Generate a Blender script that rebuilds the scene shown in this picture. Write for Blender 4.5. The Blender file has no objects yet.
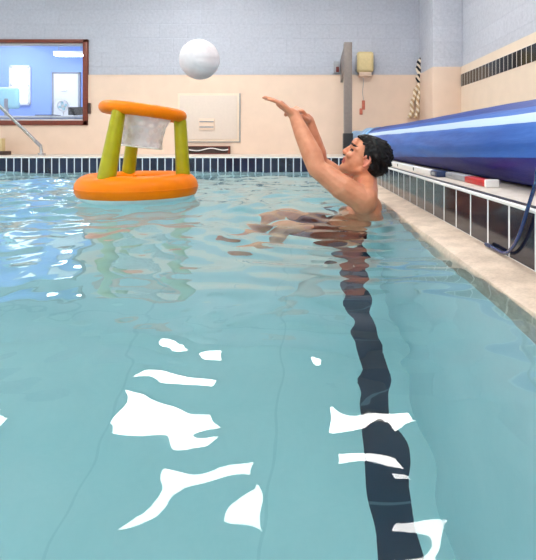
import bpy, bmesh, math, random
from mathutils import Vector, Matrix, noise
R = math.radians
PI = math.pi
random.seed(11)
C = bpy.context.scene.collection
scene = bpy.context.scene

# ------------------------------------------------------------------ camera, world, lights, exposure
FPX, VX, VY, CAMZ = 480.0, 301.0, 142.0, 0.34
cd = bpy.data.cameras.new('camera'); cam = bpy.data.objects.new('camera', cd); C.objects.link(cam)
cam.location = (0, 0, CAMZ); cam.rotation_euler = (R(90), 0, 0)
cd.sensor_fit = 'HORIZONTAL'; cd.sensor_width = 36.0; cd.lens = 36.0 * FPX / 536.0
cd.shift_x = -(VX - 268.0) / 536.0; cd.shift_y = -(280.0 - VY) / 536.0
cd.clip_start = 0.02
scene.camera = cam

world = bpy.data.worlds.new('world'); scene.world = world; world.use_nodes = True
bg = world.node_tree.nodes['Background']
bg.inputs[0].default_value = (0.97, 0.98, 1.0, 1); bg.inputs[1].default_value = 1.2

LAMP = 17.0            # strength of the ceiling panels
OFFICE = 24.0          # strength of the strip lights in the office behind the window

vs = scene.view_settings
vs.view_transform = 'Standard'; vs.look = 'None'; vs.gamma = 1.0; vs.use_curve_mapping = False
vs.exposure = 0.32
cy = scene.cycles
cy.sample_clamp_indirect = 6.0
cy.max_bounces = 14; cy.diffuse_bounces = 5; cy.transmission_bounces = 10

# ------------------------------------------------------------------ dimensions (metres, water level z = 0)
POOL_R, POOL_L, POOL_F, POOL_N = 0.445, -5.2, 5.40, -2.0
POOL_Z = -1.40
GUT_X = 0.58
DECK = 0.170
WALL_Y, WALL_X = 6.75, 2.03
CEIL = 2.85

def at(px, py, Y):
    """the point at distance Y seen at a photograph pixel"""
    return Vector(((px - VX) * Y / FPX, Y, CAMZ - (py - VY) * Y / FPX))

# ------------------------------------------------------------------ materials
def srgb(r, g, b):
    f = lambda c: c / 12.92 if c <= 0.04045 else ((c + 0.055) / 1.055) ** 2.4
    return (f(r / 255), f(g / 255), f(b / 255), 1)

class NT:
    def __init__(self, name):
        self.m = bpy.data.materials.new(name); self.m.use_nodes = True
        self.t = self.m.node_tree; self.n = self.t.nodes
        self.b = self.n['Principled BSDF']; self.out = self.n['Material Output']
    def add(self, kind, **kw):
        x = self.n.new(kind)
        for k, v in kw.items(): setattr(x, k, v)
        return x
    def link(self, a, b): self.t.links.new(a, b)
    def coord(self, scale=(1, 1, 1), which='Object', rot=(0, 0, 0), loc=(0, 0, 0)):
        tc = self.add('ShaderNodeTexCoord'); mp = self.add('ShaderNodeMapping')
        mp.inputs['Scale'].default_value = scale; mp.inputs['Rotation'].default_value = rot
        mp.inputs['Location'].default_value = loc
        self.link(tc.outputs[which], mp.inputs[0]); return mp.outputs[0]
    def noise(self, vec, scale, detail=4, rough=0.5):
        x = self.add('ShaderNodeTexNoise'); x.inputs['Scale'].default_value = scale
        x.inputs['Detail'].default_value = detail; x.inputs['Roughness'].default_value = rough
        self.link(vec, x.inputs['Vector']); return x.outputs['Fac']
    def ramp(self, fac, stops, interp='LINEAR'):
        x = self.add('ShaderNodeValToRGB'); cr = x.color_ramp; cr.interpolation = interp
        while len(cr.elements) < len(stops): cr.elements.new(0.5)
        for e, (p, c) in zip(cr.elements, stops): e.position = p; e.color = c
        self.link(fac, x.inputs[0]); return x.outputs[0]
    def bump(self, h, strength=0.3, dist=0.01):
        x = self.add('ShaderNodeBump'); x.inputs['Strength'].default_value = strength
        x.inputs['Distance'].default_value = dist
        self.link(h, x.inputs['Height']); self.link(x.outputs[0], self.b.inputs['Normal'])
        return x
    def math(self, op, a, b=None, c=None):
        x = self.add('ShaderNodeMath', operation=op)
        for i, v in enumerate((a, b, c)):
            if v is None: continue
            if isinstance(v, (int, float)): x.inputs[i].default_value = v
            else: self.link(v, x.inputs[i])
        return x.outputs[0]
    def mix(self, fac, a, b):
        x = self.add('ShaderNodeMix', data_type='RGBA')
        if isinstance(fac, (int, float)): x.inputs[0].default_value = fac
        else: self.link(fac, x.inputs[0])
        for i, v in ((6, a), (7, b)):
            if isinstance(v, tuple): x.inputs[i].default_value = v
            else: self.link(v, x.inputs[i])
        return x.outputs[2]

def mat(name, col, rough=0.5, metal=0.0, vary=0.06, scale=30, bump=0.0, spec=0.5, coat=0.0, bdist=0.004):
    t = NT(name); v = t.coord()
    n = t.noise(v, scale)
    d = tuple(max(0, c * (1 - vary)) for c in col[:3]) + (1,)
    l = tuple(min(1, c * (1 + vary)) for c in col[:3]) + (1,)
    t.link(t.ramp(n, [(0.3, d), (0.7, l)]), t.b.inputs['Base Color'])
    t.b.inputs['Roughness'].default_value = rough; t.b.inputs['Metallic'].default_value = metal
    t.b.inputs['Specular IOR Level'].default_value = spec; t.b.inputs['Coat Weight'].default_value = coat
    if bump: t.bump(n, bump, bdist)
    return t.m

def emit(name, col, s):
    t = NT(name); t.b.inputs['Base Color'].default_value = col
    t.b.inputs['Emission Color'].default_value = col; t.b.inputs['Emission Strength'].default_value = s
    return t.m

def block_wall(name, col, mortar, axis):
    """painted concrete block: rough face, shallow joints"""
    t = NT(name)
    v = t.coord(rot=(R(90), 0, 0) if axis == 'y' else (R(90), 0, R(90)))
    geo = t.add('ShaderNodeNewGeometry'); sx = t.add('ShaderNodeSeparateXYZ'); t.link(geo.outputs['Position'], sx.inputs[0])
    cb = t.add('ShaderNodeCombineXYZ')
    t.link(sx.outputs[0 if axis == 'y' else 1], cb.inputs[0]); t.link(sx.outputs[2], cb.inputs[1])
    br = t.add('ShaderNodeTexBrick'); t.link(cb.outputs[0], br.inputs['Vector'])
    br.inputs['Scale'].default_value = 1.0; br.inputs['Brick Width'].default_value = 0.4; br.inputs['Row Height'].default_value = 0.2
    br.inputs['Mortar Size'].default_value = 0.006; br.inputs['Mortar Smooth'].default_value = 0.6
    d = tuple(c * 0.95 for c in col[:3]) + (1,)
    br.inputs['Color1'].default_value = col; br.inputs['Color2'].default_value = d; br.inputs['Mortar'].default_value = mortar
    tc = t.coord()
    n1 = t.noise(tc, 28, 6, 0.7); n2 = t.noise(tc, 3.0, 3)
    dk = t.ramp(n1, [(0.35, (0.80, 0.81, 0.83, 1)), (0.62, (1, 1, 1, 1))])
    mx = t.add('ShaderNodeMix', data_type='RGBA', blend_type='MULTIPLY'); mx.inputs[0].default_value = 0.75
    t.link(br.outputs['Color'], mx.inputs[6]); t.link(dk, mx.inputs[7])
    t.link(mx.outputs[2], t.b.inputs['Base Color'])
    h = t.math('ADD', t.math('MULTIPLY', n1, 0.8), t.math('MULTIPLY', br.outputs['Fac'], -0.5))
    t.bump(h, 0.5, 0.012); t.b.inputs['Roughness'].default_value = 0.7
    return t.m

def tile_rows(name, axis, w, off, col, grout, zlo, zhi, gw=0.0055):
    """upright glazed tiles with pale joints, one row high"""
    t = NT(name)
    geo = t.add('ShaderNodeNewGeometry'); sx = t.add('ShaderNodeSeparateXYZ'); t.link(geo.outputs['Position'], sx.inputs[0])
    u = t.math('DIVIDE', t.math('ADD', sx.outputs[axis], off), w)
    fr = t.math('FRACT', u)
    d = t.math('MULTIPLY', t.math('ABSOLUTE', t.math('SUBTRACT', fr, 0.5)), 2 * 1.0)
    line = t.math('GREATER_THAN', d, 1.0 - 2 * gw / w)
    lo = t.math('LESS_THAN', sx.outputs[2], zlo + gw); hi = t.math('GREATER_THAN', sx.outputs[2], zhi - gw)
    g = t.math('MAXIMUM', line, t.math('MAXIMUM', lo, hi))
    wn = t.add('ShaderNodeTexWhiteNoise', noise_dimensions='1D'); t.link(t.math('FLOOR', u), wn.inputs['W'])
    n = t.noise(t.coord(), 14, 5)
    k = t.math('ADD', t.math('MULTIPLY', wn.outputs[0], 0.6), t.math('MULTIPLY', n, 0.5))
    d1 = tuple(c * 0.55 for c in col[:3]) + (1,); d2 = tuple(min(1, c * 1.6) for c in col[:3]) + (1,)
    base = t.ramp(k, [(0.15, d1), (0.9, d2)])
    t.link(t.mix(g, base, grout), t.b.inputs['Base Color'])
    t.link(t.math('ADD', t.math('MULTIPLY', g, 0.6), 0.12), t.b.inputs['Roughness'])
    t.bump(t.math('MULTIPLY', g, -1), 0.5, 0.003)
    return t.m

def stone(name, c1, c2, scale=9, rough=0.6, bump=0.25):
    t = NT(name); v = t.coord(); n = t.noise(v, scale, 8, 0.65); n2 = t.noise(v, scale * 14, 3)
    k = t.math('ADD', t.math('MULTIPLY', n, 0.75), t.math('MULTIPLY', n2, 0.25))
    t.link(t.ramp(k, [(0.35, c1), (0.62, c2)]), t.b.inputs['Base Color'])
    t.b.inputs['Roughness'].default_value = rough; t.bump(n2, bump, 0.004); return t.m

WHITE = srgb(236, 234, 230)
M = {}
M['block_back'] = block_wall('painted block back', srgb(190, 194, 206), srgb(184, 188, 201), 'y')
M['block_right'] = block_wall('painted block right', srgb(200, 203, 213), srgb(193, 196, 207), 'x')
M['beige'] = mat('beige wainscot paint', srgb(226, 201, 181), 0.45, vary=0.03, scale=6)
M['beige_right'] = mat('cream wall paint', srgb(230, 211, 190), 0.45, vary=0.03, scale=6)
M['ceiling'] = mat('white ceiling paint', srgb(238, 238, 238), 0.9, vary=0.02)
M['deck'] = stone('pale deck concrete', srgb(194, 182, 170), srgb(214, 204, 194), 7, 0.55)
M['ledge'] = stone('tan stone ledge', srgb(176, 156, 138), srgb(220, 200, 182), 10, 0.45, 0.35)
M['panel'] = mat('off white panel', srgb(216, 201, 189), 0.45, vary=0.02)
M['white'] = mat('white paint', WHITE, 0.4, vary=0.03)
M['brown'] = mat('brown painted timber', srgb(112, 46, 24), 0.35, vary=0.25, scale=40)
M['dark'] = mat('dark brown metal', srgb(58, 38, 32), 0.5, vary=0.35, scale=25)
M['steel'] = mat('brushed steel', srgb(196, 196, 196), 0.25, 1.0, vary=0.08)
M['pewter'] = mat('grey painted steel', srgb(124, 113, 108), 0.45, vary=0.08)
M['black'] = mat('black rubber', srgb(26, 26, 30), 0.5, vary=0.2)
M['navy_strip'] = mat('dark joint strip', srgb(40, 38, 42), 0.5, vary=0.2)
M['orange'] = mat('orange vinyl', srgb(244, 126, 0), 0.42, vary=0.05, scale=12, coat=0.04, spec=0.15)
M['lime'] = mat('lime vinyl', srgb(170, 162, 4), 0.38, vary=0.10, scale=18, bump=0.12, coat=0.1, spec=0.3)
M['white_vinyl'] = mat('white vinyl', srgb(232, 236, 232), 0.3, vary=0.03, coat=0.3)
M['ball'] = mat('white ball leather', srgb(236, 230, 234), 0.45, vary=0.03, scale=50)
M['cream_plastic'] = mat('cream plastic', srgb(216, 196, 146), 0.4, vary=0.05)
M['red'] = mat('red plastic', srgb(190, 36, 34), 0.4, vary=0.1)
M['grey'] = mat('grey plastic', srgb(150, 152, 158), 0.45, vary=0.1)
M['blue_dark'] = mat('dark blue plastic', srgb(30, 48, 84), 0.35, vary=0.15)
M['hose'] = mat('blue hose', srgb(26, 52, 104), 0.22, vary=0.15, coat=0.5)
M['hair'] = mat('black hair', srgb(12, 9, 10), 0.55, vary=0.4, scale=120, bump=0.4, spec=0.25)
M['shorts'] = mat('dark red swim fabric', srgb(96, 28, 26), 0.7, vary=0.3, scale=40)
M['office_wall'] = mat('blue office paint', srgb(140, 172, 238), 0.7, vary=0.02)
M['office_floor'] = mat('office carpet', srgb(120, 130, 150), 0.9, vary=0.1)
M['teal_fabric'] = mat('pale teal fabric', srgb(170, 226, 232), 0.8, vary=0.06)
M['lamp'] = emit('lamp diffuser', (1.0, 0.97, 0.93, 1), LAMP)
M['office_lamp'] = emit('office strip diffuser', (0.93, 0.97, 1.0, 1), OFFICE)
M['blind'] = emit('daylit window pane', (0.95, 0.98, 1.0, 1), 1.4)
M['tile_right'] = tile_rows('navy gutter tiles right', 1, 0.152, 0.03, srgb(22, 26, 40), srgb(226, 226, 226), 0.015, DECK)
M['tile_back'] = tile_rows('navy gutter tiles back', 0, 0.0850, 0.0, srgb(20, 30, 56), srgb(222, 228, 236), -0.08, DECK, 0.006)
M['tile_band'] = tile_rows('black wall tile band', 1, 0.095, 0.0, srgb(12, 11, 15), srgb(226, 220, 212), 1.03, 1.19, 0.0042)

# skin
def skin_mat():
    t = NT('tanned skin'); v = t.coord(); n = t.noise(v, 22, 5)
    t.link(t.ramp(n, [(0.3, srgb(204, 128, 92)), (0.7, srgb(222, 152, 116))]), t.b.inputs['Base Color'])
    t.b.inputs['Roughness'].default_value = 0.42
    t.b.inputs['Subsurface Weight'].default_value = 0.12; t.b.inputs['Subsurface Scale'].default_value = 0.02
    t.b.inputs['Subsurface Radius'].default_value = (1, 0.35, 0.2)
    t.bump(t.noise(v, 260, 2), 0.06, 0.002); return t.m
M['skin'] = skin_mat()
M['lip'] = mat('lip skin', srgb(176, 84, 76), 0.4, vary=0.05)
M['eye'] = mat('eye', srgb(48, 32, 28), 0.2, vary=0.1)
M['flush'] = mat('ear skin', srgb(214, 132, 108), 0.45, vary=0.05)

def glass_mat():
    t = NT('window glass'); t.n.remove(t.b)
    tr = t.add('ShaderNodeBsdfTransparent'); gl = t.add('ShaderNodeBsdfGlossy'); gl.inputs['Roughness'].default_value = 0.02
    tr.inputs[0].default_value = (0.97, 0.985, 1, 1)
    fr = t.add('ShaderNodeFresnel'); fr.inputs['IOR'].default_value = 1.5
    mx = t.add('ShaderNodeMixShader'); t.link(fr.outputs[0], mx.inputs[0]); t.link(tr.outputs[0], mx.inputs[1]); t.link(gl.outputs[0], mx.inputs[2])
    t.link(mx.outputs[0], t.out.inputs[0]); return t.m
M['glass'] = glass_mat()

def water_mat():
    t = NT('pool water'); b = t.b
    b.inputs['Base Color'].default_value = (1, 1, 1, 1); b.inputs['Roughness'].default_value = 0.0
    b.inputs['IOR'].default_value = 1.333; b.inputs['Transmission Weight'].default_value = 1.0
    va = t.add('ShaderNodeVolumeAbsorption'); va.inputs['Color'].default_value = (0.52, 0.90, 0.95, 1); va.inputs['Density'].default_value = 0.30
    t.link(va.outputs[0], t.out.inputs['Volume'])
    return t.m
M['water'] = water_mat()

def pool_paint(name, lane):
    t = NT(name)
    geo = t.add('ShaderNodeNewGeometry'); sx = t.add('ShaderNodeSeparateXYZ'); t.link(geo.outputs['Position'], sx.inputs[0])
    n = t.noise(t.coord(), 2.2, 5); n2 = t.noise(t.coord(), 40, 3)
    k = t.math('ADD', t.math('MULTIPLY', n, 0.8), t.math('MULTIPLY', n2, 0.2))
    base = t.ramp(k, [(0.3, srgb(196, 224, 226)), (0.7, srgb(214, 234, 235))] if lane else [(0.3, srgb(222, 238, 240)), (0.7, srgb(236, 246, 247))])  # walls get a lighter ramp: the light they catch is painted into the colour
    def joint(o, w, off, gw):
        fr = t.math('FRACT', t.math('DIVIDE', t.math('ADD', o, off), w))
        return t.math('GREATER_THAN', t.math('ABSOLUTE', t.math('SUBTRACT', fr, 0.5)), 0.5 - gw / w)
    if lane:
        gj = t.math('MAXIMUM', joint(sx.outputs[0], 0.62, 0.1, 0.005), joint(sx.outputs[1], 1.24, 0.2, 0.005))
        base = t.mix(t.math('MULTIPLY', gj, 0.17), base, srgb(120, 170, 178))
        wob = t.math('MULTIPLY', t.math('SUBTRACT', n2, 0.5), 0.004)
        xx = t.math('ADD', sx.outputs[0], wob)
        inl = t.math('MULTIPLY', t.math('GREATER_THAN', xx, 0.225), t.math('LESS_THAN', xx, 0.352))
        inl = t.math('MULTIPLY', inl, t.math('LESS_THAN', sx.outputs[1], 4.3))
        tj = joint(sx.outputs[1], 0.32, 0.05, 0.005)
        dk = t.ramp(n, [(0.3, srgb(14, 30, 54)), (0.7, srgb(24, 44, 72))])
        dk = t.mix(t.math('MULTIPLY', tj, 0.35), dk, srgb(130, 160, 176))
        base = t.mix(inl, base, dk)
    t.link(base, t.b.inputs['Base Color']); t.b.inputs['Roughness'].default_value = 0.6
    return t.m
M['pool_floor'] = pool_paint('pale blue pool floor', True)
M['pool_wall'] = pool_paint('pale blue pool wall', False)

def cover_mat():
    """rolled cover: pale blue sheet with a white hem stripe, navy below a height that drops along the roll"""
    t = NT('blue pool cover')
    geo = t.add('ShaderNodeNewGeometry'); sx = t.add('ShaderNodeSeparateXYZ'); t.link(geo.outputs['Position'], sx.inputs[0])
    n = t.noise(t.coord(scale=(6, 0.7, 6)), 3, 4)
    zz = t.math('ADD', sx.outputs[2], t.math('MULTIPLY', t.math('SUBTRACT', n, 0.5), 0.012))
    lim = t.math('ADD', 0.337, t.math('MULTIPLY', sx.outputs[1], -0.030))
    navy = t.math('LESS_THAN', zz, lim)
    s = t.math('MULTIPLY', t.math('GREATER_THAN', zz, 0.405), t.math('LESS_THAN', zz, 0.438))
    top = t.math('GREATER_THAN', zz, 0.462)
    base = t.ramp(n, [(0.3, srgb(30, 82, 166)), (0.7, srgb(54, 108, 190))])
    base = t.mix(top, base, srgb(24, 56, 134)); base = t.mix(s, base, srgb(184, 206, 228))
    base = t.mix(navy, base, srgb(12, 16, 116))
    t.link(base, t.b.inputs['Base Color']); t.b.inputs['Roughness'].default_value = 0.42; t.b.inputs['Specular IOR Level'].default_value = 0.25
    t.bump(t.noise(t.coord(scale=(8, 0.9, 8)), 4, 4), 0.25, 0.02)
    return t.m
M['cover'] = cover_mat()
M['cover_end'] = mat('pale blue cover sheet', srgb(120, 176, 222), 0.35, vary=0.25, scale=9)

def net_mat():
    t = NT('perforated white plastic'); b = t.b
    tc = t.add('ShaderNodeTexCoord')
    mp = t.add('ShaderNodeMapping'); mp.inputs['Scale'].default_value = (18, 4.4, 1); t.link(tc.outputs['UV'], mp.inputs[0])
    vo = t.add('ShaderNodeTexVoronoi', voronoi_dimensions='2D'); vo.inputs['Scale'].default_value = 1; vo.inputs['Randomness'].default_value = 0.6
    t.link(mp.outputs[0], vo.inputs['Vector'])
    b.inputs['Base Color'].default_value = srgb(214, 214, 218); b.inputs['Roughness'].default_value = 0.35
    a = t.ramp(vo.outputs['Distance'], [(0.24, (0.42, 0.42, 0.42, 1)), (0.40, (0.66, 0.66, 0.66, 1))])
    t.link(a, b.inputs['Alpha']); return t.m
M['net'] = net_mat()

def rope_mat():
    t = NT('black and white rope'); v = t.coord(scale=(1, 1, 1))
    geo = t.add('ShaderNodeNewGeometry'); sx = t.add('ShaderNodeSeparateXYZ'); t.link(geo.outputs['Position'], sx.inputs[0])
    k = t.math('FRACT', t.math('ADD', t.math('MULTIPLY', sx.outputs[2], 11), t.math('MULTIPLY', sx.outputs[0], 14)))
    s = t.math('GREATER_THAN', k, 0.5)
    lim = t.math('GREATER_THAN', sx.outputs[2], 1.16)
    c = t.mix(t.math('MULTIPLY', s, 1.0), srgb(236, 222, 202), t.mix(lim, srgb(190, 160, 122), srgb(24, 26, 36)))
    t.link(c, t.b.inputs['Base Color']); t.b.inputs['Roughness'].default_value = 0.8; return t.m
M['rope'] = rope_mat()

# ------------------------------------------------------------------ mesh helpers
def new(): return bmesh.new()

def add_box(bm, lo, hi, bev=0.0, rot=None, seg=2):
    lo, hi = Vector(lo), Vector(hi); c = (lo + hi) / 2; s = hi - lo
    r = bmesh.ops.create_cube(bm, size=1.0)
    vsx = r['verts']
    for v in vsx: v.co = Vector((v.co.x * s.x, v.co.y * s.y, v.co.z * s.z))
    if bev:
        es = list({e for v in vsx for e in v.link_edges})
        rb = bmesh.ops.bevel(bm, geom=es, offset=bev, segments=seg, affect='EDGES', profile=0.6)
        vsx = list({v for f in rb['faces'] for v in f.verts} | {v for v in vsx if v.is_valid})
    for v in vsx:
        if rot: v.co = rot @ v.co
        v.co += c
    return vsx

def frame_of(d):
    d = d.normalized(); a = Vector((0, 0, 1)) if abs(d.z) < 0.9 else Vector((1, 0, 0))
    s = d.cross(a).normalized(); return s, s.cross(d).normalized()

def add_tube(bm, pts, rad, n=12, cap=True, closed=False):
    pts = [Vector(p) for p in pts]; N = len(pts)
    rr = rad if isinstance(rad, (list, tuple)) else [rad] * N
    rings = []; s = None
    for i, p in enumerate(pts):
        if closed: d = pts[(i + 1) % N] - pts[i - 1]
        else: d = pts[min(i + 1, N - 1)] - pts[max(i - 1, 0)]
        d.normalize()
        if s is None: s, _ = frame_of(d)
        s = (s - d * s.dot(d)).normalized(); u = s.cross(d)
        rings.append([bm.verts.new(p + (s * math.cos(2 * PI * k / n) + u * math.sin(2 * PI * k / n)) * rr[i]) for k in range(n)])
    for i in range(N if closed else N - 1):
        a, b = rings[i], rings[(i + 1) % N]
        for k in range(n): bm.faces.new((a[k], a[(k + 1) % n], b[(k + 1) % n], b[k]))
    if cap and not closed:
        bm.faces.new(rings[0][::-1]); bm.faces.new(rings[-1])
    return rings

def rounded_rod(bm, p, q, r0, r1, n=18, k=5, rend=0.8):
    """an inflated rod with domed ends"""
    p, q = Vector(p), Vector(q); d = (q - p).normalized(); pts, rr = [], []
    for i in range(k + 1):
        a = PI / 2 * i / k; pts.append(p - d * r0 * rend * math.cos(a)); rr.append(max(r0 * math.sin(a), 0.001))
    for i in range(1, 8):
        t = i / 8; pts.append(p.lerp(q, t)); rr.append(r0 + (r1 - r0) * t)
    for i in range(k + 1):
        a = PI / 2 * i / k; pts.append(q + d * r1 * rend * math.sin(a)); rr.append(max(r1 * math.cos(a), 0.001))
    add_tube(bm, pts, rr, n)

def add_ball(bm, c, r, axes=None, u=16, v=10):
    rx = (r, r, r) if isinstance(r, (int, float)) else r
    m = Matrix((axes[0], axes[1], axes[2])).transposed() if axes else Matrix.Identity(3)
    c = Vector(c); P = lambda x, y, z: bm.verts.new(m @ Vector((x * rx[0], y * rx[1], z * rx[2])) + c)
    top, bot = P(0, 0, 1), P(0, 0, -1); rows = []
    for i in range(1, v):
        t = PI * i / v; st, ct = math.sin(t), math.cos(t)
        rows.append([P(st * math.cos(2 * PI * k / u), st * math.sin(2 * PI * k / u), ct) for k in range(u)])
    for k in range(u):
        bm.faces.new((top, rows[0][k], rows[0][(k + 1) % u])); bm.faces.new((bot, rows[-1][(k + 1) % u], rows[-1][k]))
    for p, q in zip(rows, rows[1:]):
        for k in range(u): bm.faces.new((p[k], q[k], q[(k + 1) % u], p[(k + 1) % u]))

def add_cyl(bm, p, q, r, n=20): add_tube(bm, [p, q], r, n)

def obj(name, bm, m, parent=None, smooth=True, angle=40, recalc=True):
    me = bpy.data.meshes.new(name)
    if recalc: bmesh.ops.recalc_face_normals(bm, faces=bm.faces[:])
    bm.to_mesh(me); bm.free()
    o = bpy.data.objects.new(name, me); C.objects.link(o)
    for mm in (m if isinstance(m, (list, tuple)) else [m]): me.materials.append(mm)
    if smooth:
        for p in me.polygons: p.use_smooth = True
        try: me.set_sharp_from_angle(angle=R(angle))
        except Exception: pass
    if parent:
        o.parent = parent; o.matrix_parent_inverse = parent.matrix_world.inverted() if False else Matrix.Translation(-parent.location)
    return o

def tag(o, label=None, cat=None, group=None, kind=None):
    if label: o['label'] = label
    if cat: o['category'] = cat
    if group: o['group'] = group
    if kind: o['kind'] = kind
    return o

def thing(name, label, cat, loc, group=None):
    o = bpy.data.objects.new(name, None); C.objects.link(o); o.location = loc; o.empty_display_size = 0.1
    return tag(o, label, cat, group)

def struct(name, bm, m, label=None, cat=None, smooth=False):
    o = obj(name, bm, m, smooth=smooth)
    return tag(o, label, cat, None, 'structure')

def copy_tree(o, parent=None):
    c = o.copy(); C.objects.link(c)
    if parent: c.parent = parent
    for ch in o.children: copy_tree(ch, c)
    return c

# ------------------------------------------------------------------ the setting
XL = -7.2
WX0, WX1, WZ0, WZ1 = -4.75, -3.035, 0.625, 1.765       # window opening in the back wall
T = 0.16
b = new()
add_box(b, (XL, WALL_Y, -0.1), (WX0, WALL_Y + T, CEIL)); add_box(b, (WX1, WALL_Y, -0.1), (WALL_X + 0.3, WALL_Y + T, CEIL))
add_box(b, (WX0, WALL_Y, -0.1), (WX1, WALL_Y + T, WZ0)); add_box(b, (WX0, WALL_Y, WZ1), (WX1, WALL_Y + T, CEIL))
struct('wall_back', b, M['block_back'], 'grey painted block wall at the far end of the pool', 'wall')
b = new()
TOPB = CAMZ + 67 * WALL_Y / FPX
add_box(b, (XL, WALL_Y - 0.02, DECK), (WX0 - 0.05, WALL_Y, TOPB)); add_box(b, (WX1 + 0.05, WALL_Y - 0.02, DECK), (1.66, WALL_Y, TOPB))
add_box(b, (WX0 - 0.05, WALL_Y - 0.02, DECK), (WX1 + 0.05, WALL_Y, WZ0 - 0.05))
add_box(b, (WX1 + 0.05, WALL_Y - 0.026, TOPB - 0.012), (1.66, WALL_Y, TOPB))
add_box(b, (WX1 + 0.05, WALL_Y - 0.022, 0.487), (1.66, WALL_Y - 0.019, 0.493))
struct('trim_1', b, M['beige'], 'beige wainscot along the lower back wall', 'wainscot')
b = new()
add_box(b, (WALL_X, -2.5, -0.1), (WALL_X + T, WALL_Y, CEIL))
struct('wall_right', b, M['block_right'], 'grey painted block wall on the right above the cream panel', 'wall')
b = new(); add_box(b, (WALL_X - 0.02, -2.5, DECK), (WALL_X, 6.03, 1.285))
struct('trim_2', b, M['beige_right'], 'cream panel along the lower right wall', 'wainscot')
b = new(); add_box(b, (WALL_X - 0.024, -2.5, 1.035), (WALL_X - 0.018, 6.03, 1.19))
struct('trim_3', b, M['tile_band'], 'band of small black tiles set in the right wall', 'tile band')
b = new(); add_box(b, (1.66, 6.03, DECK), (WALL_X, WALL_Y, CEIL), 0.012)
struct('column', b, M['block_right'], 'grey block pilaster in the far right corner', 'column', True)
b = new(); add_box(b, (1.648, 6.018, DECK), (WALL_X - 0.02, WALL_Y - 0.02, 1.285), 0.012)
struct('trim_4', b, M['beige'], 'beige lower facing of the corner pilaster', 'wainscot', True)
b = new(); add_box(b, (XL, -2.6, CEIL), (WALL_X + T, WALL_Y + T, CEIL + 0.1))
struct('ceiling', b, M['ceiling'], 'white ceiling above the pool', 'ceiling')

# deck, ledge, gutter
b = new()
add_box(b, (GUT_X + 0.02, -2.6, DECK - 0.3), (WALL_X + T, POOL_F, DECK))
add_box(b, (XL, POOL_F + 0.02, DECK - 0.3), (WALL_X + T, WALL_Y + T, DECK))
add_box(b, (XL, -2.6, DECK - 0.3), (POOL_L - 0.02, POOL_F, DECK))
struct('floor', b, M['deck'], 'pale concrete deck around the pool', 'floor')
b = new()
# right ledge: a gently rounded lip just proud of the water
prof = [(POOL_R, -0.12), (POOL_R, -0.004), (POOL_R + 0.006, 0.008), (POOL_R + 0.02, 0.013), (POOL_R + 0.07, 0.014), (GUT_X + 0.001, 0.019), (GUT_X + 0.02, 0.019), (GUT_X + 0.02, -0.12)]
ys = [-2.0 + 0.04 * i for i in range(int((POOL_F + 2.0) / 0.04) + 1)]
rows = []
for y in ys:
    w = 0.004 * noise.noise(Vector((y * 2.2, 0, 3))) + 0.003 * noise.noise(Vector((y * 7, 2, 3)))
    rows.append([b.verts.new((x + (w if x < GUT_X else 0), y, z + (0.4 * w if 0 < z < 0.016 else 0))) for x, z in prof])
for a_, c_ in zip(rows, rows[1:]):
    for k in range(len(prof) - 1): b.faces.new((a_[k], a_[k + 1], c_[k + 1], c_[k]))
b.faces.new(rows[0]); b.faces.new(rows[-1][::-1])
struct('trim_5', b, M['ledge'], 'tan stone ledge along the right edge of the pool', 'ledge', True)
b = new(); add_box(b, (GUT_X, -2.0, 0.0), (GUT_X + 0.02, POOL_F, DECK - 0.006))
struct('trim_6', b, M['tile_right'], 'row of navy tiles on the right gutter wall', 'tile band')
b = new(); add_box(b, (XL + 2, POOL_F, -0.2), (GUT_X, POOL_F + 0.02, DECK - 0.006))
struct('trim_7', b, M['tile_back'], 'row of navy tiles at the far waterline', 'tile band')
b = new()
add_box(b, (GUT_X - 0.004, -2.0, DECK - 0.008), (GUT_X + 0.016, POOL_F, DECK + 0.001), 0.003)
add_box(b, (XL + 2, POOL_F - 0.004, DECK - 0.012), (GUT_X + 0.016, POOL_F + 0.025, DECK + 0.001), 0.003)
struct('trim_8', b, M['white'], 'white nosing along the pool deck edge', 'trim', True)
b = new(); add_box(b, (GUT_X + 0.016, -2.0, DECK - 0.004), (GUT_X + 0.038, POOL_F, DECK + 0.0015))
struct('trim_9', b, M['navy_strip'], 'dark joint strip behind the white deck nosing', 'trim')

# pool shell
b = new(); add_box(b, (POOL_L - 0.1, POOL_N - 0.1, POOL_Z - 0.1), (POOL_R + 0.1, POOL_F + 0.1, POOL_Z))
struct('pool_floor', b, M['pool_floor'], 'pale blue pool floor with a dark lane line', 'pool floor')
b = new(); add_box(b, (POOL_R, POOL_N, POOL_Z), (POOL_R + 0.1, POOL_F + 0.1, -0.118))
struct('wall_pool_right', b, M['pool_wall'], 'pale blue right side of the pool under water', 'pool wall')
b = new(); add_box(b, (POOL_L, POOL_F + 0.001, POOL_Z), (POOL_R, POOL_F + 0.1, -0.2))
struct('wall_pool_back', b, M['pool_wall'], 'pale blue far side of the pool under water', 'pool wall')
b = new(); add_box(b, (POOL_L - 0.1, POOL_N, POOL_Z), (POOL_L, POOL_F, DECK - 0.001))
struct('wall_pool_left', b, M['pool_wall'], 'pale blue left side of the pool', 'pool wall')
b = new(); add_box(b, (POOL_L, POOL_N - 0.1, POOL_Z), (GUT_X, POOL_N, DECK - 0.001))
struct('wall_pool_front', b, M['pool_wall'], 'pale blue near side of the pool', 'pool wall')

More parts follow.
